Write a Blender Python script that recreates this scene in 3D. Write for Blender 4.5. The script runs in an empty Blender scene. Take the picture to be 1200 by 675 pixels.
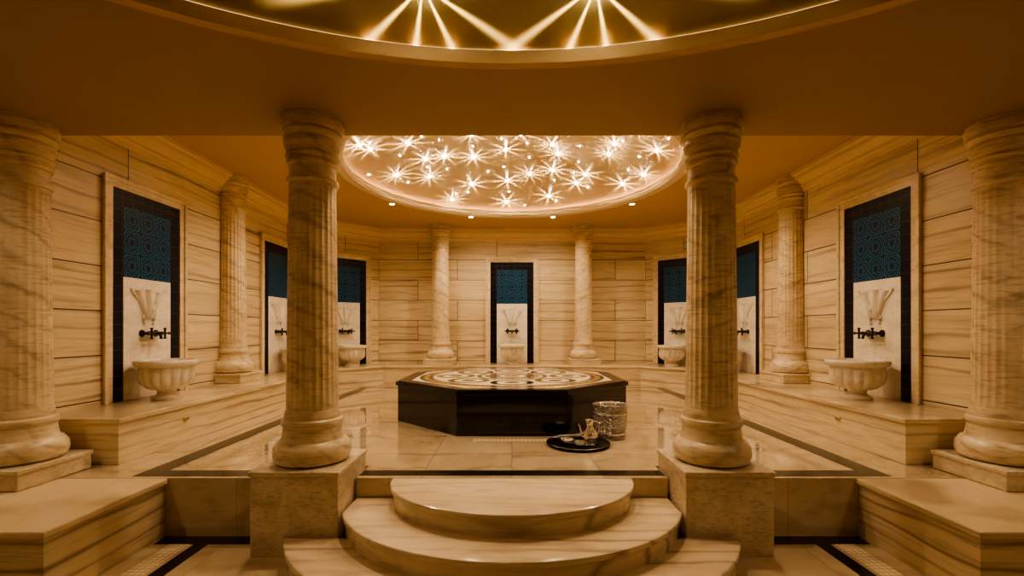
import bpy, bmesh, math, random
from mathutils import Vector, Matrix, Quaternion
random.seed(7)
S = bpy.context.scene
COL = S.collection
pi = math.pi

# ------------------------------------------------------------ node helpers
class NT:
    def __init__(s, nt):
        s.nt = nt; s.n = nt.nodes; s.l = nt.links
    def node(s, t, **kw):
        n = s.n.new(t)
        for k, v in kw.items(): setattr(n, k, v)
        return n
    def put(s, sock, v):
        if isinstance(v, bpy.types.NodeSocket): s.l.new(v, sock)
        elif v is not None: sock.default_value = v
    def m(s, op, a, b=None, c=None, clamp=False):
        n = s.node('ShaderNodeMath', operation=op); n.use_clamp = clamp
        s.put(n.inputs[0], a); s.put(n.inputs[1], b)
        if c is not None: s.put(n.inputs[2], c)
        return n.outputs[0]
    def vm(s, op, a, b=None):
        n = s.node('ShaderNodeVectorMath', operation=op)
        s.put(n.inputs[0], a); s.put(n.inputs[1], b)
        return n.outputs[0]
    def mix(s, f, a, b):
        n = s.node('ShaderNodeMix', data_type='RGBA')
        s.put(n.inputs[0], f); s.put(n.inputs[6], a); s.put(n.inputs[7], b)
        return n.outputs[2]
    def sep(s, v):
        n = s.node('ShaderNodeSeparateXYZ'); s.put(n.inputs[0], v); return n.outputs
    def comb(s, x=0, y=0, z=0):
        n = s.node('ShaderNodeCombineXYZ')
        s.put(n.inputs[0], x); s.put(n.inputs[1], y); s.put(n.inputs[2], z); return n.outputs[0]
    def ramp(s, f, stops, interp='LINEAR'):
        n = s.node('ShaderNodeValToRGB'); cr = n.color_ramp; cr.interpolation = interp
        while len(cr.elements) > 1: cr.elements.remove(cr.elements[-1])
        cr.elements[0].position = stops[0][0]; cr.elements[0].color = stops[0][1]
        for p, c in stops[1:]:
            e = cr.elements.new(p); e.color = c
        s.put(n.inputs[0], f); return n.outputs[0]
    def noise(s, v, scale, detail=5, dist=0.0, rough=.55):
        n = s.node('ShaderNodeTexNoise'); s.put(n.inputs['Vector'], v)
        n.inputs['Scale'].default_value = scale; n.inputs['Detail'].default_value = detail
        n.inputs['Distortion'].default_value = dist; n.inputs['Roughness'].default_value = rough
        return n.outputs[0]

def c4(c): return (c[0], c[1], c[2], 1)
def g(v): return (v, v, v, 1)

def new_mat(name):
    m = bpy.data.materials.new(name); m.use_nodes = True
    t = NT(m.node_tree); b = m.node_tree.nodes['Principled BSDF']
    return m, t, b

def simple(name, col, rough=.4, metal=0, emis=None, es=0, bump=0, bscale=30, sample=True, var=.2):
    m, t, b = new_mat(name)
    co = t.node('ShaderNodeTexCoord').outputs['Object']
    n = t.noise(co, bscale, 4)
    cc = t.mix(n, c4([x*(1-var) for x in col]), c4([min(1, x*(1+var*.8)) for x in col]))
    t.put(b.inputs['Base Color'], cc)
    b.inputs['Roughness'].default_value = rough; b.inputs['Metallic'].default_value = metal
    if emis:
        b.inputs['Emission Color'].default_value = c4(emis); b.inputs['Emission Strength'].default_value = es
        if not sample: m.cycles.emission_sampling = 'NONE'
    if bump:
        bn = t.node('ShaderNodeBump'); bn.inputs['Strength'].default_value = bump; bn.inputs['Distance'].default_value = .01
        t.put(bn.inputs['Height'], n); t.l.new(bn.outputs[0], b.inputs['Normal'])
    return m

def marble(name, light, mid, vein, stretch=(1, 1, 1), scale=1.6, rough=.2, tile=None, plane='xy',
           mortar=.004, mcol=(.10, .06, .03), vamt=.6, vscale=1.0, offset=.5, vdir='Z', fine=.35, coat=0):
    m, t, b = new_mat(name)
    co = t.node('ShaderNodeTexCoord').outputs['Object']
    fac = None; vec = co
    if tile:
        x, y, z = t.sep(co)
        uv = t.comb(x, y if plane == 'xy' else z, 0)
        br = t.node('ShaderNodeTexBrick'); br.offset = offset
        t.put(br.inputs['Vector'], uv)
        br.inputs['Color1'].default_value = g(0); br.inputs['Color2'].default_value = g(1); br.inputs['Mortar'].default_value = g(0)
        br.inputs['Scale'].default_value = 1; br.inputs['Mortar Size'].default_value = mortar
        br.inputs['Mortar Smooth'].default_value = .1
        br.inputs['Brick Width'].default_value = tile[0]; br.inputs['Row Height'].default_value = tile[1]
        fac = br.outputs['Fac']; rnd = br.outputs['Color']
        vec = t.vm('ADD', co, t.vm('MULTIPLY', rnd, (7.3, 5.1, 9.7)))
    v = t.vm('MULTIPLY', vec, stretch)
    n1 = t.noise(v, scale, 6, .8)
    n1r = t.ramp(n1, [(.32, g(0)), (.68, g(1))])
    col = t.mix(n1r, c4(light), c4(mid))
    w = t.node('ShaderNodeTexWave', wave_type='BANDS', bands_direction=vdir)
    t.put(w.inputs['Vector'], v)
    w.inputs['Scale'].default_value = vscale; w.inputs['Distortion'].default_value = 7
    w.inputs['Detail'].default_value = 4; w.inputs['Detail Scale'].default_value = 1.2
    vr = t.ramp(w.outputs['Fac'], [(0, g(1)), (.10, g(.35)), (.3, g(0))])
    n3 = t.noise(v, scale * .6, 3)
    n3r = t.ramp(n3, [(.4, g(0)), (.62, g(1))])
    col = t.mix(t.m('MULTIPLY', t.m('MULTIPLY', vr, n3r), vamt), col, c4(vein))
    n4 = t.noise(t.vm('MULTIPLY', v, (1, 1, 3)), scale * 4, 6)
    col = t.mix(t.m('MULTIPLY', t.ramp(n4, [(.5, g(0)), (.75, g(1))]), fine), col, c4(vein))
    if tile:
        rr = t.sep(rnd)[0]
        col = t.mix(t.m('MULTIPLY', rr, .22), col, c4([q*.5 for q in mid]))
        col = t.mix(fac, col, c4(mcol))
        bn = t.node('ShaderNodeBump'); bn.invert = True
        bn.inputs['Strength'].default_value = .6; bn.inputs['Distance'].default_value = .004
        t.put(bn.inputs['Height'], fac); t.l.new(bn.outputs[0], b.inputs['Normal'])
    t.put(b.inputs['Base Color'], col)
    t.put(b.inputs['Roughness'], t.m('MULTIPLY_ADD', n1, .12, rough - .05))
    if coat:
        b.inputs['Coat Weight'].default_value = coat; b.inputs['Coat Roughness'].default_value = .02
        b.inputs['IOR'].default_value = 1.6
    return m

CR = (.80, .67, .46); MD = (.63, .50, .32); VN = (.22, .14, .08)
M_wall = marble('wall_marble', CR, MD, VN, (.28, 1, 1.7), 1.5, .28, (1.95, .50), 'xz', .007, vamt=.85, mcol=(.05, .03, .015), fine=.55)
M_floor = marble('floor_marble', (.70, .57, .39), (.52, .40, .25), VN, (1, .6, 1), 1.3, .05, (.80, .80), 'xy', .002, vamt=.45, offset=0, vdir='Y', mcol=(.26, .18, .10), coat=1.0)
M_stone = marble('bench_marble', CR, MD, VN, (.35, .35, 2.2), 1.4, .15, vamt=.8, fine=.5)
M_step = marble('step_marble', (.80, .67, .48), (.64, .51, .34), VN, (.45, 1.6, 2.2), 1.5, .13, vamt=.7, vdir='Y', fine=.45)
M_plinth = marble('plinth_marble', (.76, .65, .48), (.56, .45, .30), VN, (1, 1, 1), 4.5, .25, vamt=.35, fine=.55)
M_col = marble('column_marble', (.78, .65, .45), (.58, .45, .28), (.20, .12, .06), (1.0, 1.0, 1.8), 2.0, .28, vamt=.6, vscale=1.5, vdir='DIAGONAL', fine=.6)
M_basin = marble('basin_marble', (.84, .78, .66), (.72, .63, .49), (.35, .25, .16), (1, 1, 1), 3, .2, vamt=.4)
M_panel = marble('panel_marble', (.92, .87, .78), (.78, .71, .61), (.42, .32, .22), (1, 1, 1), 6, .3, vamt=.3)
M_black = simple('black_granite', (.006, .005, .006), .08)
M_blackf = simple('black_strip', (.010, .008, .008), .15)
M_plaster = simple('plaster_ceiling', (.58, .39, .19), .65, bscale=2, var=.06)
M_soffit = simple('plaster_hall_ceiling', (.34, .22, .10), .6, bscale=2, var=.06)  # ceiling plaster with the hall's low light darkened into its colour
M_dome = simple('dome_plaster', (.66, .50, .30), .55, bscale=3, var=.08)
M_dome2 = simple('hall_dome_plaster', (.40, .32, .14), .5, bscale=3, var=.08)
M_crown = simple('crown_plaster', (.78, .62, .41), .45, bscale=6, var=.08)
M_frame = marble('frame_marble', (.80, .68, .49), (.68, .55, .37), VN, (1, 1, 1), 3, .25, vamt=.3)
M_iron = simple('dark_bronze', (.02, .017, .015), .3, .6)
M_tray = simple('tray_metal', (.07, .065, .06), .25, 1, bump=.3, bscale=50)
M_lamp = simple('lamp_glow', (1, .85, .6), .3, emis=(1, .80, .50), es=60, sample=False)
M_star = simple('star_crystal_glow', (1, .9, .7), .2, emis=(1, .82, .52), es=200, sample=False)
M_cove = simple('cove_glow', (1, .8, .5), .3, emis=(1, .61, .27), es=30)
M_rim_glow = simple('rim_highlight_glow', (1, .8, .5), .3, emis=(1, .64, .32), es=1.5)
M_chrome = simple('brass_ring', (.6, .45, .25), .3, 1)
M_glass = simple('bright_metal', (.78, .74, .68), .12, .9)

def silver_mat():
    m, t, b = new_mat('engraved_silver')
    co = t.node('ShaderNodeTexCoord').outputs['Object']
    x, y, z = t.sep(co)
    th = t.m('ARCTAN2', y, x)
    uv = t.comb(t.m('MULTIPLY', th, 1.5), t.m('MULTIPLY', z, 7.5), 0)
    vo = t.node('ShaderNodeTexVoronoi'); t.put(vo.inputs['Vector'], uv); vo.inputs['Scale'].default_value = 2.2
    vo.inputs['Randomness'].default_value = .3
    s = t.m('SINE', t.m('MULTIPLY', vo.outputs['Distance'], 22))
    f = t.ramp(s, [(.0, g(0)), (.25, g(1))])
    t.put(b.inputs['Base Color'], t.mix(f, (.14, .13, .12, 1), (.95, .94, .93, 1)))
    b.inputs['Metallic'].default_value = 1; b.inputs['Roughness'].default_value = .16
    bn = t.node('ShaderNodeBump'); bn.inputs['Strength'].default_value = .8; bn.inputs['Distance'].default_value = .008
    t.put(bn.inputs['Height'], s); t.l.new(bn.outputs[0], b.inputs['Normal'])
    return m
M_silver = silver_mat()

def mosaic_mat():
    m, t, b = new_mat('mosaic_border')
    co = t.node('ShaderNodeTexCoord').outputs['Object']
    x, y, z = t.sep(co)
    a = t.m('FRACT', t.m('MULTIPLY', x, 22)); c = t.m('FRACT', t.m('MULTIPLY', y, 22))
    d = t.m('MAXIMUM', t.m('ABSOLUTE', t.m('SUBTRACT', a, .5)), t.m('ABSOLUTE', t.m('SUBTRACT', c, .5)))
    f = t.m('GREATER_THAN', d, .43)
    t.put(b.inputs['Base Color'], t.mix(f, c4((.74, .62, .42)), c4((.34, .25, .15))))
    b.inputs['Roughness'].default_value = .25
    return m
M_mosaic = mosaic_mat()

def darktile_mat():
    m, t, b = new_mat('navy_tile')
    co = t.node('ShaderNodeTexCoord').outputs['Object']
    x, y, z = t.sep(co)
    br = t.node('ShaderNodeTexBrick'); br.offset = 0
    t.put(br.inputs['Vector'], t.comb(t.m('ADD', x, .535), z, 0))
    br.inputs['Color1'].default_value = (.003, .004, .012, 1); br.inputs['Color2'].default_value = (.005, .005, .016, 1)
    br.inputs['Mortar'].default_value = (.09, .04, .04, 1); br.inputs['Scale'].default_value = 1
    br.inputs['Mortar Size'].default_value = .003; br.inputs['Brick Width'].default_value = .15; br.inputs['Row Height'].default_value = .15
    t.l.new(br.outputs['Color'], b.inputs['Base Color'])
    b.inputs['Roughness'].default_value = .3; b.inputs['Specular IOR Level'].default_value = .2
    return m
M_navy = darktile_mat()

def iznik_mat():
    m, t, b = new_mat('patterned_blue_tile')
    co = t.node('ShaderNodeTexCoord').outputs['Object']
    x, y, z = t.sep(co)
    P = .25
    u = t.m('SUBTRACT', t.m('FRACT', t.m('ADD', t.m('DIVIDE', x, P), 10.5)), .5)
    v = t.m('SUBTRACT', t.m('FRACT', t.m('DIVIDE', t.m('SUBTRACT', z, 1.465), .2797)), .5)
    r = t.m('SQRT', t.m('ADD', t.m('MULTIPLY', u, u), t.m('MULTIPLY', v, v)))
    th = t.m('ARCTAN2', v, u)
    pet = t.m('MULTIPLY', t.m('ABSOLUTE', t.m('COSINE', t.m('MULTIPLY', th, 4))), .13)
    rr = t.m('SUBTRACT', r, pet)
    navy = (.003, .006, .035, 1); teal = (.010, .11, .24, 1); lb = (.06, .28, .52, 1); red = (.10, .012, .02, 1)
    col = t.ramp(rr, [(0, navy), (.02, red), (.04, navy), (.09, teal), (.12, lb), (.14, navy), (.27, lb), (.285, navy), (.34, teal), (.37, navy), (.44, lb), (.46, navy), (.53, teal), (.57, navy)], 'CONSTANT')
    s = t.m('ABSOLUTE', t.m('SINE', t.m('MULTIPLY', t.m('ADD', t.m('ABSOLUTE', u), t.m('ABSOLUTE', v)), 12.566)))
    f = t.m('MULTIPLY', t.m('LESS_THAN', s, .20), t.m('GREATER_THAN', rr, .17))
    col = t.mix(f, col, (.015, .13, .28, 1))
    d = t.m('MAXIMUM', t.m('ABSOLUTE', u), t.m('ABSOLUTE', v))
    col = t.mix(t.m('GREATER_THAN', d, .49), col, (.005, .005, .01, 1))
    t.put(b.inputs['Base Color'], col)
    b.inputs['Roughness'].default_value = .3; b.inputs['Specular IOR Level'].default_value = .2
    return m
M_iznik = iznik_mat()

def slabtop_mat():
    m, t, b = new_mat('inlaid_marble_top')
    co = t.node('ShaderNodeTexCoord').outputs['Object']
    x, y, z = t.sep(co)
    r = t.m('SQRT', t.m('ADD', t.m('MULTIPLY', x, x), t.m('MULTIPLY', y, y)))
    th = t.m('ARCTAN2', y, x)
    f = t.m('SUBTRACT', t.m('FLOORED_MODULO', t.m('ADD', th, pi/8), pi/4), pi/8)
    px = t.m('MULTIPLY', r, t.m('COSINE', f)); py = t.m('MULTIPLY', r, t.m('SINE', f))
    cream = (.88, .80, .62, 1); dk = (.018, .009, .008, 1); red = (.16, .05, .025, 1); tan = (.40, .24, .10, 1)
    base = t.ramp(t.m('DIVIDE', r, 2), [(0, red), (.06, cream), (.10, dk), (.13, tan), (.18, dk), (.21, cream), (.235, dk), (.27, cream),
                                       (.60, dk), (.635, tan), (.67, dk), (.70, cream)], 'CONSTANT')
    d = t.m('SQRT', t.m('ADD', t.m('POWER', t.m('SUBTRACT', px, .87), 2), t.m('MULTIPLY', py, py)))
    circ = t.ramp(d, [(0, dk), (.10, cream), (.13, cream), (.20, dk), (.30, cream), (.33, cream)], 'CONSTANT')
    col = t.mix(t.m('LESS_THAN', d, .31), base, circ)
    col = t.mix(t.m('GREATER_THAN', px, 1.43), col, dk)
    n = t.noise(co, 3, 6, .8)
    col = t.mix(t.m('MULTIPLY', n, .15), col, (.35, .22, .12, 1))
    t.put(b.inputs['Base Color'], col); b.inputs['Roughness'].default_value = .16
    b.inputs['Specular IOR Level'].default_value = .3
    return m
M_top = slabtop_mat()

# ------------------------------------------------------------ mesh helpers
def link(o, parent=None):
    COL.objects.link(o)
    if parent: o.parent = parent
    return o
def mesh_obj(name, vs, fs, mat, parent=None, loc=(0, 0, 0), smooth=False, rz=0, bevel=0, angle=None, clipx=None):
    me = bpy.data.meshes.new(name); me.from_pydata([tuple(v) for v in vs], [], fs); me.update()
    bm = bmesh.new(); bm.from_mesh(me)
    bmesh.ops.remove_doubles(bm, verts=bm.verts, dist=1e-6)
    bmesh.ops.recalc_face_normals(bm, faces=bm.faces)
    if clipx is not None:
        res = bmesh.ops.bisect_plane(bm, geom=bm.verts[:]+bm.edges[:]+bm.faces[:], plane_co=(clipx, 0, 0), plane_no=(-1, 0, 0), clear_outer=True)
        ed = [e for e in res['geom_cut'] if isinstance(e, bmesh.types.BMEdge)]
        if ed: bmesh.ops.holes_fill(bm, edges=ed, sides=0)
    bm.to_mesh(me); bm.free()
    if smooth:
        for p in me.polygons: p.use_smooth = True
        if angle: me.set_sharp_from_angle(angle=math.radians(angle))
    me.materials.append(mat)
    o = bpy.data.objects.new(name, me); o.location = loc; o.rotation_euler[2] = rz
    link(o, parent)
    if bevel:
        md = o.modifiers.new('bevel', 'BEVEL'); md.width = bevel; md.segments = 2; md.limit_method = 'ANGLE'
    return o
def empty(name, loc=(0, 0, 0), rz=0, parent=None):
    o = bpy.data.objects.new(name, None); o.empty_display_size = .2
    o.location = loc; o.rotation_euler[2] = rz
    return link(o, parent)
def boxg(x0, x1, y0, y1, z0, z1, base=0):
    vs = [(x0, y0, z0), (x1, y0, z0), (x1, y1, z0), (x0, y1, z0), (x0, y0, z1), (x1, y0, z1), (x1, y1, z1), (x0, y1, z1)]
    fs = [(0, 3, 2, 1), (4, 5, 6, 7), (0, 1, 5, 4), (1, 2, 6, 5), (2, 3, 7, 6), (3, 0, 4, 7)]
    return vs, [tuple(i + base for i in f) for f in fs]
def box(name, x0, x1, y0, y1, z0, z1, mat, parent=None, bevel=0, **kw):
    vs, fs = boxg(x0, x1, y0, y1, z0, z1)
    return mesh_obj(name, vs, fs, mat, parent, bevel=bevel, **kw)
def boxes(name, lst, mat, parent=None, bevel=0, **kw):
    V = []; F = []
    for b in lst:
        v, f = boxg(*b, base=len(V)); V += v; F += f
    return mesh_obj(name, V, F, mat, parent, bevel=bevel, **kw)
def prism(name, pts, z0, z1, mat, parent=None, bevel=0, **kw):
    n = len(pts)
    vs = [(p[0], p[1], z0) for p in pts] + [(p[0], p[1], z1) for p in pts]
    fs = [tuple(range(n))[::-1], tuple(range(n, 2*n))] + [(i, (i+1) % n, n+(i+1) % n, n+i) for i in range(n)]
    return mesh_obj(name, vs, fs, mat, parent, bevel=bevel, **kw)
def lathe(name, prof, mat, parent=None, seg=48, loc=(0, 0, 0), rfun=None, smooth=True, angle=40, close=True, clipx=None):
    vs = []; fs = []
    for (r, z) in prof:
        for k in range(seg):
            a = 2*pi*k/seg
            rr = rfun(r, z, a) if rfun else r
            vs.append((rr*math.cos(a), rr*math.sin(a), z))
    for i in range(len(prof)-1):
        for k in range(seg):
            k2 = (k+1) % seg
            fs.append((i*seg+k, i*seg+k2, (i+1)*seg+k2, (i+1)*seg+k))
    if close:
        fs.append(tuple(range(seg))[::-1]); fs.append(tuple(range((len(prof)-1)*seg, len(prof)*seg)))
    return mesh_obj(name, vs, fs, mat, parent, loc, smooth=smooth, angle=angle, clipx=clipx)
def tube(name, pts, r, mat, parent=None, loc=(0, 0, 0), cyclic=False, seg=8):
    P = [Vector(p) for p in pts]; n = len(P); vs = []; fs = []
    up = Vector((0, 0, 1))
    for i, p in enumerate(P):
        if cyclic: d = P[(i+1) % n] - P[i-1]
        else: d = P[min(i+1, n-1)] - P[max(i-1, 0)]
        d.normalize()
        a = d.cross(up)
        if a.length < 1e-3: a = d.cross(Vector((1, 0, 0)))
        a.normalize(); b = d.cross(a)
        rad = r[i] if isinstance(r, (list, tuple)) else r
        for k in range(seg):
            t = 2*pi*k/seg
            vs.append(p + a*math.cos(t)*rad + b*math.sin(t)*rad)
    m = n if cyclic else n-1
    for i in range(m):
        j = (i+1) % n
        for k in range(seg):
            k2 = (k+1) % seg
            fs.append((i*seg+k, i*seg+k2, j*seg+k2, j*seg+k))
    if not cyclic:
        fs.append(tuple(range(seg))[::-1]); fs.append(tuple(range((n-1)*seg, n*seg)))
    return mesh_obj(name, vs, fs, mat, parent, loc, smooth=True, angle=50)
def plate_hole(name, x0, x1, y0, y1, cx, cy, R, z0, z1, mat):
    angs = [2*pi*k/128 for k in range(128)]
    for (X, Y) in [(x0, y0), (x1, y0), (x1, y1), (x0, y1)]: angs.append(math.atan2(Y-cy, X-cx) % (2*pi))
    angs = sorted(set(angs)); n = len(angs); inn = []; out = []
    for a in angs:
        c, s = math.cos(a), math.sin(a)
        inn.append((cx+R*c, cy+R*s)); ts = []
        if c > 1e-9: ts.append((x1-cx)/c)
        if c < -1e-9: ts.append((x0-cx)/c)
        if s > 1e-9: ts.append((y1-cy)/s)
        if s < -1e-9: ts.append((y0-cy)/s)
        t = min(ts); out.append((cx+t*c, cy+t*s))
    vs = [(p[0], p[1], z) for z in (z0, z1) for L in (inn, out) for p in L]
    fs = []
    for i in range(n):
        j = (i+1) % n
        fs += [(i, j, n+j, n+i), (2*n+i, 3*n+i, 3*n+j, 2*n+j), (i, 2*n+i, 2*n+j, j), (n+i, n+j, 3*n+j, 3*n+i)]
    return mesh_obj(name, vs, fs, mat)
def offset_path(path, d):
    P = [Vector(p) for p in path]; out = []
    for i, p in enumerate(P):
        ns = []
        if i > 0: e = (P[i]-P[i-1]).normalized(); ns.append(Vector((e.y, -e.x)))
        if i < len(P)-1: e = (P[i+1]-P[i]).normalized(); ns.append(Vector((e.y, -e.x)))
        if len(ns) == 1: out.append(p + ns[0]*d)
        else:
            b = (ns[0]+ns[1]).normalized(); out.append(p + b*d/b.dot(ns[0]))
    return out
def sweep(name, path, prof, mat):
    rows = [[(q.x, q.y, z) for q in offset_path(path, d)] for d, z in prof]
    n = len(path); m = len(prof); vs = [v for r in rows for v in r]; fs = []
    for i in range(m):
        j = (i+1) % m
        for k in range(n-1): fs.append((i*n+k, i*n+k+1, j*n+k+1, j*n+k))
    fs.append(tuple(i*n for i in range(m))); fs.append(tuple(i*n+n-1 for i in range(m))[::-1])
    return mesh_obj(name, vs, fs, mat)
def struct(o, label=None, cat=None):
    o['kind'] = 'structure'
    o['label'] = label or 'part of the marble room shell'
    o['category'] = cat or o.name.split('_')[0].split('.')[0]
    return o
def tag(o, label, cat, group=None):
    o['label'] = label; o['category'] = cat
    if group: o['group'] = group
    return o
def copy_thing(root, loc, rz=None):
    def rec(o, par):
        c = o.copy(); COL.objects.link(c)
        if par: c.parent = par
        for ch in list(o.children): rec(ch, c)
        return c
    r = rec(root, None); r.location = loc
    if rz is not None: r.rotation_euler[2] = rz
    return r

# ------------------------------------------------------------ dimensions
LOW = -.504; XW = 4.6; YE = 4.01; YB = 11.4; XC = 3.3; YC = 10.1
BT = .446; SOF = 3.08; CE = 3.75; YS = 4.25
HC = -.80; HR = 3.88      # hall dome centre and radius

# ------------------------------------------------------------ shell
def wall(name, length, loc, rz, lab):
    o = box(name, 0, length, 0, .15, LOW-.1, 4.9, M_wall, loc=loc, rz=rz)
    return struct(o, lab, 'wall')
wall('wall_left', YC+5.2, (-XW, -5.2, 0), pi/2, 'cream veined marble slab wall')
wall('wall_right', YC+5.2, (XW, YC, 0), -pi/2, 'cream veined marble slab wall')
wall('wall_back', 2*XC, (-XC, YB, 0), 0, 'cream veined marble slab wall behind the bench')
dl = math.hypot(XW-XC, YB-YC)
wall('wall_back_left', dl, (-XW, YC, 0), pi/4, 'angled cream marble corner wall')
wall('wall_back_right', dl, (XC, YB, 0), -pi/4, 'angled cream marble corner wall')
wall('wall_front', 2*XW, (XW, -5.2, 0), pi, 'cream marble slab wall of the entrance hall')

PX = 1.72; PH = .365
fl = [(-XW, YE), (-PX-PH, YE), (-PX-PH, YE+PH-.01), (-PX+PH, YE+PH-.01), (-PX+PH, YE), (PX-PH, YE), (PX-PH, YE+PH-.01), (PX+PH, YE+PH-.01), (PX+PH, YE), (XW, YE), (XW, YC), (XC, YB), (-XC, YB), (-XW, YC)]
struct(prism('floor', fl, LOW, 0, M_floor), 'polished cream marble tile floor', 'floor')
lf = box('floor_lower', -XW, XW, -5.2, YE, LOW-.1, LOW, M_floor); struct(lf, 'polished marble floor of the lower entrance hall', 'floor')
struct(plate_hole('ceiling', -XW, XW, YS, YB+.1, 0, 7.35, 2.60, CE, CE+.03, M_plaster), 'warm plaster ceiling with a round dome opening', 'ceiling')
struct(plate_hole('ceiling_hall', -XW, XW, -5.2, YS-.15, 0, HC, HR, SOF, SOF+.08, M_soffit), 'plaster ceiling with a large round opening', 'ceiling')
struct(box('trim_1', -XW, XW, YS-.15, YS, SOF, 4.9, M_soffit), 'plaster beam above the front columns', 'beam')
def dome(name, cx, cy, R, z0, rise, mat, n=20, seg=96):
    vs = [(cx, cy, z0+rise)]; fs = []
    for i in range(1, n+1):
        r = R*i/n
        for k in range(seg):
            a = 2*pi*k/seg; vs.append((cx+r*math.cos(a), cy+r*math.sin(a), z0+rise*(1-(r/R)**2)))
    for k in range(seg):
        fs.append((0, 1+k, 1+(k+1) % seg))
        for i in range(n-1):
            a = 1+i*seg; b = a+seg; fs.append((a+k, b+k, b+(k+1) % seg, a+(k+1) % seg))
    return mesh_obj(name, vs, fs, mat, smooth=True)
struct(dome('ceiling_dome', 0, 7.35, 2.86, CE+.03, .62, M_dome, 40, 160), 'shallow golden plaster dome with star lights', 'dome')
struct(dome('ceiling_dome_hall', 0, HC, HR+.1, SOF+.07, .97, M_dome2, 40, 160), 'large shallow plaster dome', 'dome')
def ring(name, cx, cy, prof, mat, seg=128):
    return lathe(name, prof + [prof[0]], mat, seg=seg, loc=(cx, cy, 0), close=False, angle=40)
struct(ring('trim_2', 0, 7.35, [(2.56, CE-.04), (2.68, CE-.05), (2.72, CE-.02), (2.72, CE), (2.60, CE), (2.64, CE+.05), (2.64, CE+.09), (2.60, CE+.10), (2.55, CE+.07), (2.57, CE+.03), (2.53, CE)], M_crown), 'pale round plaster moulding around the dome', 'moulding')
struct(ring('trim_3', 0, HC, [(HR-.04, SOF-.03), (HR, SOF-.035), (HR+.02, SOF-.012), (HR+.05, SOF-.02), (HR+.08, SOF), (HR, SOF), (HR, SOF+.08), (HR-.05, SOF+.05), (HR-.04, SOF+.02)], M_plaster), 'round plaster moulding around the hall dome', 'moulding')
path = [(-XW, YS), (-XW, YC), (-XC, YB), (XC, YB), (XW, YC), (XW, YS)]
struct(sweep('trim_4', path, [(0, 3.45), (.035, 3.45), (.04, 3.50), (.075, 3.52), (.075, 3.555), (.14, 3.62), (.17, 3.635), (.17, 3.68), (.215, 3.695), (.215, CE-.001), (0, CE-.001)], M_crown), 'stepped cream crown moulding under the ceiling', 'moulding')
k = 5
def strip(x0, x1, y0, y1, z, mat, lab, h=.002):
    global k
    struct(box('trim_%d' % k, x0, x1, y0, y1, z, z+h, mat), lab, 'floor strip'); k += 1
for s in (-1, 1):
    a, b = sorted((s*3.14, s*3.34))
    strip(a, b, 4.22, 10.2, 0, M_blackf, 'black inlaid floor strip beside the bench')
    a, b = sorted((s*2.09, s*3.34)); strip(a, b, 4.05, 4.22, 0, M_blackf, 'black inlaid floor strip at the step edge')
    a, b = sorted((s*2.54, s*2.66)); strip(a, b, 1.0, 3.85, LOW, M_blackf, 'black inlaid strip on the lower floor')
    a, b = sorted((s*2.70, s*2.86)); strip(a, b, 1.0, 3.85, LOW, M_mosaic, 'small white mosaic strip on the lower floor')
    a, b = sorted((s*2.09, s*3.0)); strip(a, b, 3.85, 4.0, LOW, M_blackf, 'black inlaid strip under the riser')
strip(-1.35, 1.35, 4.07, 4.22, 0, M_blackf, 'black inlaid floor strip above the steps')
strip(-3.14, 3.14, 10.1, 10.2, 0, M_blackf, 'black inlaid floor strip before the back bench')
strip(-.45, .45, 5.30, 5.42, 0, M_mosaic, 'mosaic drain strip before the platform')

# ------------------------------------------------------------ benches
def bench(body, top, z1, label, group, loc=(0, 0, 0), rz=0):
    e = empty('marble_bench', loc, rz)
    prism('bench_body', body, 0.002, z1-.05, M_stone, e)
    prism('bench_top', top, z1-.05, z1, M_stone, e, bevel=.012)
    tag(e, label, 'bench', group); return e
XB = 3.75
wp = [(-XW, 4.39), (-XW, YC), (-XC, YB), (XC, YB), (XW, YC), (XW, 4.39)]
B = offset_path(wp, .85); Tt = offset_path(wp, .88); Wi = offset_path(wp, .006)
for s in (-1, 1):
    def mx(P):
        Q = [(-s*p[0], p[1]) for p in P]
        return Q if s == -1 else Q[::-1]
    cx = s*4.2
    sh = lambda P: [(p[0]-cx, p[1]-4.39) for p in P]
    body = mx([(Wi[0].x, 4.39), (-XB, 4.39), (B[1].x, B[1].y), (Wi[1].x, Wi[1].y)])
    top = mx([(Wi[0].x, 4.36), (-XB+.03, 4.36), (Tt[1].x, Tt[1].y), (Wi[1].x, Wi[1].y)])
    e = bench(sh(body), sh(top), BT, 'long cream marble bench along the side wall', 'wall benches', (cx, 4.39, 0))
    kx = s*XB - cx
    o = lathe('drain_cap', [(.001, 0), (.03, 0), (.03, .01), (.018, .02), (.018, .035), (.001, .04)], M_chrome, e, 20, (kx, .9, .27))
    o.rotation_euler = (0, -s*pi/2, 0)
for s in (-1, 1):
    rz = pi/4 if s == -1 else -pi/4
    org = Vector((-XW, YC)) if s == -1 else Vector((XC, YB))
    def loc2(P):
        c, sn = math.cos(-rz), math.sin(-rz); out = []
        for p in P:
            d = Vector((p[0], p[1]))-org; out.append((c*d.x-sn*d.y, sn*d.x+c*d.y))
        return out
    if s == -1: body = [Wi[1], B[1], B[2], Wi[2]]; top = [Wi[1], Tt[1], Tt[2], Wi[2]]
    else: body = [Wi[3], B[3], B[4], Wi[4]]; top = [Wi[3], Tt[3], Tt[4], Wi[4]]
    bench(loc2(body), loc2(top), BT, 'angled cream marble corner bench', 'wall benches', (org.x, org.y, 0), rz)
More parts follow.
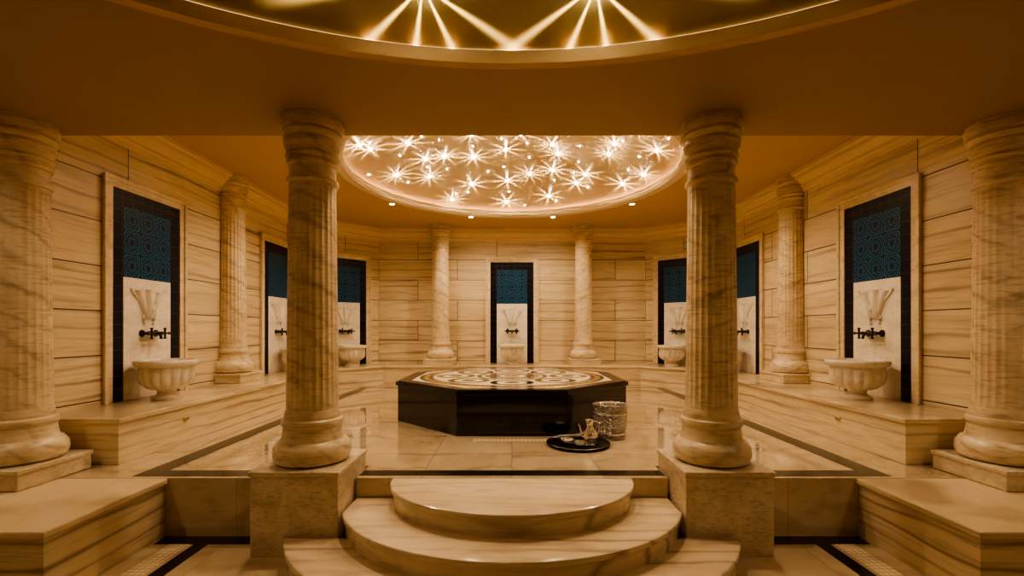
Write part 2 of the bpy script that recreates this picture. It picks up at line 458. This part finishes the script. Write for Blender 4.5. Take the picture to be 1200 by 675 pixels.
bench([(Wi[2].x, Wi[2].y-10.5), (B[2].x, B[2].y-10.5), (B[3].x, B[3].y-10.5), (Wi[3].x, Wi[3].y-10.5)],
      [(Wi[2].x, Wi[2].y-10.5), (Tt[2].x, Tt[2].y-10.5), (Tt[3].x, Tt[3].y-10.5), (Wi[3].x, Wi[3].y-10.5)], BT, 'cream marble bench along the back wall', 'wall benches', (0, 10.5, 0))
for s in (-1, 1):
    def R(x0, x1, y0, y1):
        a, b = sorted((s*x0-s*3.8, s*x1-s*3.8)); return [(a, y0), (b, y0), (b, y1), (a, y1)]
    bench(R(3.02, XW-.006, 2.97, YE-.003), R(2.99, XW-.006, 2.94, YE-.003), -LOW, 'low cream marble bench beside the entrance steps', 'hall benches', (s*3.8, 0, LOW))

# ------------------------------------------------------------ steps
st = empty('entry_steps', (0, YE, LOW))
tag(st, 'three rounded cream marble steps between the column plinths', 'steps')
def step(ax, dy, z0, z1, back, xmax=None):
    e = empty('step', (0, 0, 0), parent=st)
    def out(o):
        P = []
        n = 72
        for i in range(n+1):
            a = pi*i/n; x = -(ax+o)*math.cos(a); y = -(dy+o)*math.sin(a)
            if y > -PH-.045 and xmax is not None: x = max(-xmax, min(xmax, x))
            if back and y > -back: continue
            P.append((x, y))
        if back:
            P = [(-(ax+o)*math.sqrt(1-(back/(dy+o))**2), -back)] + P + [((ax+o)*math.sqrt(1-(back/(dy+o))**2), -back)]
        Q = [P[0]]
        for p in P[1:]:
            if math.hypot(p[0]-Q[-1][0], p[1]-Q[-1][1]) > 1e-4: Q.append(p)
        return Q
    prism('step_riser', out(-.025), z0, z1-.045, M_step, e)
    prism('step_tread', out(0), z1-.045, z1, M_step, e, bevel=.012)
R3 = .168
step(1.04, .80, 2*R3, 3*R3, 0)
step(1.42, 1.12, R3, 2*R3, 0, PX-PH-.003)
step(1.86, 1.44, 0, R3, PH+.04)
# ------------------------------------------------------------ columns
def column(loc, z0, H, plinth, pz0, group, label, clipx=None):
    e = empty('marble_column', (loc[0], loc[1], z0))
    hw, ph = plinth
    lip = .012
    L = -hw if clipx is None else clipx
    boxes('plinth', [(L if clipx else -hw+lip, hw-lip, -hw+lip, hw-lip, pz0, ph-.03), (L, hw, -hw, hw, ph-.04, ph)], M_plinth, e, bevel=.008)
    q = ph
    s = .93
    lathe('column_base', [(.29*s, q), (.325*s, q+.02), (.34*s, q+.07), (.335*s, q+.13), (.30*s, q+.18), (.275*s, q+.19), (.265*s, q+.21), (.238, q+.26),
                          (.234, q+.30), (.245, q+.31), (.252, q+.335), (.245, q+.36), (.230, q+.37), (.225, q+.40), (.213, q+.45)], M_col, e, 64, clipx=clipx)
    zs0 = q+.45; zs1 = H-.56
    prof = []; N = 24
    for i in range(N+1):
        t = i/N; prof.append((.211 - .020*t, zs0+(zs1-zs0)*t))
    prof = sorted(prof+[(.2105, zs0+.03), (.192, zs1-.03)], key=lambda p: p[1])
    def rf(r, z, a):
        d = min(z-zs0, zs1-z)
        k = max(0, min(1, (d-.01)/.05))
        return r - k*.007*abs(math.sin(12*a))
    lathe('column_shaft', prof, M_col, e, 192, rfun=rf, angle=60, clipx=clipx)
    t = H
    c = .925
    cap = [(.204, .60), (.222, .595), (.230, .57), (.222, .545), (.204, .54), (.203, .46), (.205, .435), (.222, .43), (.228, .41), (.222, .39), (.212, .385), (.212, .37),
           (.232, .365), (.238, .345), (.232, .325), (.222, .32), (.226, .30), (.244, .26), (.252, .23), (.252, .212), (.238, .205), (.238, .19), (.258, .17), (.268, .145), (.260, .125), (.250, .12),
           (.250, .108), (.272, .105), (.276, .04), (.264, .035), (.264, 0)]
    lathe('column_capital', [(r*c, t-d*.933) for r, d in cap], M_col, e, 64, clipx=clipx, angle=30)
    tag(e, label, 'column', group)
    return e
H1 = SOF; CYF = 3.98
c1 = column((-PX, CYF), 0, H1, (PH-.005, .17), LOW, 'front columns', 'fluted cream marble column on a tall square plinth beside the steps')
c2 = copy_thing(c1, (PX, CYF, 0)); c2.rotation_euler[2] = pi
c3 = column((-4.25, CYF), 0, H1, (.335, .17), 0.002, 'front columns', 'fluted cream marble column on a low plinth above the low bench')
c4_ = copy_thing(c3, (4.25, CYF, 0)); c4_.rotation_euler[2] = pi
c5 = column((-1.70, 10.97), BT+.001, CE-BT-.001, (.36, .15), 0, 'bench columns', 'fluted cream marble column standing on the bench by the wall')
copy_thing(c5, (1.70, 10.97, BT+.001), pi)
c7 = column((-4.53, 7.45), BT+.001, CE-BT-.001, (.345, .15), 0, 'wall columns', 'fluted cream marble half column engaged in the side wall', clipx=-.067)
copy_thing(c7, (4.53, 7.45, BT+.001), pi)

# ------------------------------------------------------------ niches
TW = .535; TH = 2.49; MH = 1.465; PW = .375
def niche():
    e = empty('wall_niche', (0, 0, 0))
    o = TW
    boxes('niche_frame', [(-o-.11, -o, -.03, 0, 0, TH+.11), (o, o+.11, -.03, 0, 0, TH+.11), (-o, o, -.03, 0, TH, TH+.11),
                          (-o-.12, -o-.075, -.05, -.03, 0, TH+.12), (o+.075, o+.12, -.05, -.03, 0, TH+.12), (-o-.075, o+.075, -.05, -.03, TH+.075, TH+.12)], M_frame, e, bevel=.005)
    boxes('tile_border', [(-o, -PW, -.012, 0, 0, TH), (PW, o, -.012, 0, 0, TH), (-PW, PW, -.012, 0, 2.304, TH)], M_navy, e)
    box('patterned_tile_panel', -PW, PW, -.014, 0, MH, 2.304, M_iznik, e)
    box('marble_panel', -PW, PW, -.016, 0, 0, MH, M_panel, e, bevel=.004)
    vs = []; fs = []
    for j, (cx, hh) in enumerate([(-.12, .34), (0, .36), (.12, .34)]):
        b = len(vs); n = 8
        for i in range(n+1):
            t = i/n; z = .98+hh*t; x = cx*(.45+1.0*t); w = .016+.028*t
            for q in range(7):
                a = pi*q/6; vs.append((x-w*math.cos(a), -.014-.05*math.sin(a), z))
        for i in range(n):
            for q in range(6): fs.append((b+i*7+q, b+i*7+q+1, b+(i+1)*7+q+1, b+(i+1)*7+q))
        fs.append(tuple(b+q for q in range(7))); fs.append(tuple(b+n*7+q for q in range(7)))
    mesh_obj('carved_relief', vs, fs, M_panel, e, smooth=True, angle=40)
    for s in (-1, 1):
        pts = []
        for i in range(25):
            t = i/24
            pts.append((s*(.27-.22*math.sin(t*pi/2) + .03*math.sin(t*9)), -.022, 1.34-.42*t+.02*math.sin(t*6)))
        tube('carved_scroll', pts, .018, M_panel, e)
    return e
def faucet():
    e = empty('wall_faucet')
    tube('faucet_body', [(-.15, -.075, 0), (-.12, -.075, 0), (0, -.075, 0), (.12, -.075, 0), (.15, -.075, 0)], [.024, .02, .026, .02, .024], M_iron, e, seg=14)
    tube('faucet_spout', [(0, -.016, 0), (0, -.09, .005), (0, -.14, .0), (0, -.17, -.03), (0, -.175, -.07)], [.03, .022, .018, .016, .018], M_iron, e, seg=12)
    for s in (-1, 1):
        tube('faucet_inlet', [(s*.11, -.0165, 0), (s*.11, -.024, 0), (s*.11, -.026, 0), (s*.11, -.085, 0)], [.045, .045, .024, .022], M_iron, e, seg=14)
        h = empty('faucet_handle', (s*.11, -.085, 0), parent=e)
        tube('handle_stem', [(0, 0, 0), (0, -.03, 0), (0, -.06, 0)], [.018, .012, .014], M_iron, h)
        tube('handle_bar', [(0, -.055, -.07), (0, -.055, -.045), (0, -.055, .045), (0, -.055, .07)], [.02, .012, .012, .02], M_iron, h)
        tube('handle_bar', [(-.07, -.055, 0), (-.045, -.055, 0), (.045, -.055, 0), (.07, -.055, 0)], [.02, .012, .012, .02], M_iron, h)
    return e
def basin():
    e = empty('wash_basin')
    lathe('basin_foot', [(.13, 0), (.155, .0), (.16, .03), (.135, .045), (.11, .055), (.095, .08), (.10, .105), (.12, .12)], M_basin, e, 48)
    def rf(r, z, a):
        k = math.exp(-((z-.25)/.10)**2) if r > .11 and z < .385 else 0
        return r*(1 - .13*k*(1-abs(math.sin(8*a))))
    lathe('basin_bowl', [(.10, .115), (.15, .12), (.21, .145), (.262, .19), (.285, .25), (.285, .32), (.28, .36), (.272, .385), (.285, .395), (.31, .405), (.33, .425), (.33, .465), (.32, .475),
                         (.27, .475), (.255, .45), (.23, .32), (.17, .23), (.05, .21), (.001, .21)], M_basin, e, 128, rfun=rf, angle=45)
    return e
N0 = niche(); F0 = faucet(); S0 = basin()
spots = [((-XW, 5.81), pi/2), ((XW, 5.81), -pi/2), ((-XW, 9.05), pi/2), ((XW, 9.05), -pi/2),
         ((-3.92, 10.78), pi/4), ((3.92, 10.78), -pi/4), ((0, YB), 0)]
first = True
for (x, y), rz in spots:
    nrm = Vector((math.sin(rz), -math.cos(rz)))
    if first: n, f, b = N0, F0, S0; first = False
    else: n, f, b = copy_thing(N0, (0, 0, 0)), copy_thing(F0, (0, 0, 0)), copy_thing(S0, (0, 0, 0))
    n.location = (x+nrm.x*.002, y+nrm.y*.002, BT+.001); n.rotation_euler[2] = rz
    f.location = (x+nrm.x*.003, y+nrm.y*.003, 1.24); f.rotation_euler[2] = rz
    dd = -.20 if abs(y-5.81) < .01 else 0
    b.location = (x+nrm.x*.40, y+nrm.y*.40+dd, BT+.001); b.rotation_euler[2] = rz
    tag(n, 'framed niche with navy border, blue patterned tiles and marble panel', 'wall niche', 'wall niches')
    tag(f, 'dark bronze two-handled wall tap above the basin', 'faucet', 'wall faucets')
    tag(b, 'round fluted white marble wash basin on the bench', 'basin', 'wash basins')

# ------------------------------------------------------------ platform
pf = empty('heated_platform', (0, 7.17, 0))
tag(pf, 'octagonal black platform with inlaid patterned marble top', 'platform')
def octo(w):
    R = w/2/math.cos(pi/8)
    return [(R*math.cos(pi/8+i*pi/4), R*math.sin(pi/8+i*pi/4)) for i in range(8)]
prism('platform_base', octo(3.22), .001, .52, M_black, pf)
prism('platform_edge', octo(3.28), .50, .555, M_black, pf, bevel=.006)
prism('platform_top', octo(3.20), .553, .563, M_top, pf)

# ------------------------------------------------------------ tray, ewer, cups, bucket
tr = empty('serving_tray', (.74, 5.16, .001)); tag(tr, 'round dark engraved metal tray on the marble floor', 'tray')
lathe('tray_dish', [(.001, 0), (.30, 0), (.335, .012), (.35, .03), (.355, .03), (.345, .036), (.33, .022), (.30, .01), (.001, .01)], M_tray, tr, 64)
lathe('tray_center', [(.001, .0105), (.20, .0105), (.20, .013), (.001, .013)], M_tray, tr, 64)
ew = empty('metal_ewer', (.86, 5.10, .0145)); tag(ew, 'small ribbed shiny ewer with handle on the tray', 'ewer')
lathe('ewer_body', [(.055, 0), (.06, .006), (.045, .02), (.06, .04), (.082, .08), (.085, .115), (.07, .15), (.045, .18), (.036, .21), (.04, .245), (.055, .275), (.05, .275), (.034, .24), (.03, .21)], M_glass, ew, 48,
      rfun=lambda r, z, a: r*(1+.03*math.sin(12*a)*(1 if .04 < z < .17 else 0)))
tube('ewer_handle', [(.045, 0, .255), (.08, 0, .26), (.105, 0, .23), (.105, 0, .18), (.09, 0, .13), (.078, 0, .12)], .007, M_glass, ew)
tube('ewer_spout', [(-.07, 0, .11), (-.10, 0, .15), (-.11, 0, .20), (-.125, 0, .23)], [.016, .012, .009, .008], M_glass, ew)
for x, y, s in ((.62, 5.12, 1), (.74, 5.0, .85)):
    cu = empty('metal_cup', (x, y, .0145)); tag(cu, 'small silver hammam bowl on the tray', 'bowl', 'bowls on the tray')
    lathe('cup_bowl', [(.03*s, 0), (.032*s, .008), (.05*s, .012), (.075*s, .035), (.085*s, .06), (.08*s, .06), (.068*s, .036), (.04*s, .018), (.001, .016)], M_glass, cu, 40)
bk = empty('silver_bucket', (1.17, 5.5, .001)); tag(bk, 'engraved silver hammam bucket with handle beside the tray', 'bucket')
lathe('bucket_body', [(.16, 0), (.175, .0), (.178, .02), (.165, .03), (.17, .06), (.19, .12), (.197, .2), (.197, .27), (.20, .29), (.20, .31), (.195, .33), (.20, .38), (.215, .40), (.205, .405), (.185, .37), (.18, .1), (.001, .08)], M_silver, bk, 72)
lathe('bucket_band', [(.200, .285), (.206, .29), (.206, .305), (.200, .31)], M_glass, bk, 64)
lathe('bucket_band', [(.178, .055), (.186, .06), (.188, .075), (.182, .08)], M_glass, bk, 64)
pts = [(.205*math.cos(a), -.03-.05*math.sin(a), .395+.03*math.sin(a)) for a in [pi*i/16 for i in range(17)]]
tube('bucket_handle', pts, .008, M_glass, bk)

# ------------------------------------------------------------ lights
WARM = (1, .725, .44)
def spot(loc, e, size, blend, parent=None, col=WARM, rad=.04, name='downlight_lamp'):
    l = bpy.data.lights.new(name, 'SPOT'); l.energy = e; l.color = col; l.spot_size = size; l.spot_blend = blend; l.shadow_soft_size = rad
    o = bpy.data.objects.new(name, l); o.location = loc; link(o, parent); return o
def downlight(x, y, z, e, size=2.5, blend=.7):
    d = empty('recessed_downlight', (x, y, z)); tag(d, 'small recessed ceiling downlight with warm glow', 'downlight', 'recessed downlights')
    lathe('lamp_ring', [(.045, -.004), (.066, -.008), (.070, 0), (.047, 0), (.045, -.004)], M_chrome, d, 24, close=False)
    lathe('lamp_lens', [(.001, -.006), (.045, -.004), (.045, 0), (.001, 0)], M_lamp, d, 24)
    spot((0, 0, -.02), e, size, blend, d)
for i in range(10):
    a = 2*pi*i/10 + pi/2 + pi/10
    downlight(2.92*math.cos(a), 7.35+2.92*math.sin(a), CE, 145)
for x, y in ((-4.0, 1.4), (4.0, 1.4), (-4.0, 2.6), (4.0, 2.6), (-4.0, -3.8), (4.0, -3.8)):  # hall downlights added out of view as fill for the foreground
    downlight(x, y, SOF, 42)
cv = ring('cove_light_strip', 0, 7.35, [(2.72, CE+.035), (2.75, CE+.035), (2.75, CE+.055), (2.72, CE+.055)], M_cove)
tag(cv, 'glowing warm light strip hidden in the dome cove', 'cove light')
cv2 = ring('cove_light_strip', 0, HC, [(HR+.03, SOF+.085), (HR+.05, SOF+.085), (HR+.05, SOF+.10), (HR+.03, SOF+.10)], M_rim_glow)  # added glow standing in for the golden highlight on the rim
tag(cv2, 'added glowing strip for the highlight line on the hall dome rim', 'cove light')

def star_lamp(n, e, kk, pw, cut=0):
    l = bpy.data.lights.new('star_lamp', 'SPOT'); l.energy = e; l.color = (1, .72, .40); l.spot_size = math.radians(178); l.spot_blend = .05; l.shadow_soft_size = 0
    l.use_nodes = True; t = NT(l.node_tree)
    em = [q for q in l.node_tree.nodes if q.type == 'EMISSION'][0]
    v = t.node('ShaderNodeTexCoord').outputs['Normal']
    x, y, z = t.sep(v)
    th = t.m('ARCTAN2', y, x)
    p = t.m('POWER', t.m('ABSOLUTE', t.m('COSINE', t.m('MULTIPLY', th, n/2))), pw)
    az0 = t.m('ABSOLUTE', z)
    az = t.m('ADD', az0, kk)
    f = t.m('DIVIDE', 1, t.m('MULTIPLY', az, az))
    s = t.m('MULTIPLY', p, f)
    if cut:
        s = t.m('MULTIPLY', s, t.m('DIVIDE', t.m('SUBTRACT', az0, cut), .22, clamp=True))
    t.put(em.inputs['Strength'], s)
    return l
LAMPS = {}
for n in (8, 10, 12): LAMPS[(n, 0)] = star_lamp(n, 6.0, .15, 14, .12)
LAMPS[(10, 1)] = star_lamp(10, 11.0, .09, 34)
crys = None
def star(x, y, z, nrm, big, idx=0, drop=.05, n=None, roll=None):
    global crys
    if crys is None:
        bm = bmesh.new(); bmesh.ops.create_icosphere(bm, subdivisions=1, radius=.018)
        for v in bm.verts: v.co.z = v.co.z*1.2
        crys = bpy.data.meshes.new('crystal'); bm.to_mesh(crys); bm.free(); crys.materials.append(M_star)
    o = bpy.data.objects.new('star_light', crys); o.location = (x, y, z-.008); link(o)
    s = random.uniform(1.1, 1.5) if big else .45; o.scale = (s, s, s)
    tag(o, 'tiny glowing crystal star light set in the dome', 'star light', 'dome star lights')
    if big:
        lo = bpy.data.objects.new('star_lamp', LAMPS[(n or random.choice((8, 10, 12)), idx)])
        nv = Vector(nrm).normalized()
        q = nv.to_track_quat('-Z', 'Y') @ Quaternion((0, 0, 1), random.uniform(0, 6) if roll is None else roll)
        lo.location = -nv*drop/s; lo.rotation_euler = q.to_euler(); link(lo, o)
def paraboloid(x, y, cy, R, z0, rise):
    yy = y-cy; r2 = x*x+yy*yy
    return z0+rise*(1-r2/R/R), (2*rise*x/R/R, 2*rise*yy/R/R, 1)
GA = pi*(3-math.sqrt(5))
N = 88
for i in range(N):
    r = 2.5*math.sqrt((i+.5)/N)+random.uniform(-.12, .12); a = i*GA+random.uniform(-.14, .14); r = abs(r)
    x, y = r*math.cos(a), r*math.sin(a)
    if y < -1.7: continue
    z, nn = paraboloid(x, y+7.35, 7.35, 2.86, CE+.03, .62)
    star(x, 7.35+y, z, nn, i % 2 == 0, drop=.06)
for i, (x, y) in enumerate(((-.53, 2.74), (.50, 2.74), (-1.4, .6), (1.4, .6), (0, .2))):
    z, nn = paraboloid(x, y, HC, HR+.1, SOF+.07, .97)
    star(x, y, z, nn, True, 1, .07, n=10, roll=(.15, -.1, 0, .3, 0)[i])

# ------------------------------------------------------------ world & camera
w = bpy.data.worlds.new('world'); S.world = w; w.use_nodes = True
w.node_tree.nodes['Background'].inputs[0].default_value = (.01, .007, .004, 1)
cam = bpy.data.cameras.new('camera'); cam.sensor_width = 36; cam.lens = 16.2; cam.shift_y = .0396; cam.clip_start = .05
co = bpy.data.objects.new('camera', cam); co.location = (0, 0, 1.3); co.rotation_euler = (pi/2, 0, 0); link(co)
S.camera = co
try: S.view_settings.look = 'AgX - Medium High Contrast'
except Exception as ex: print(ex)
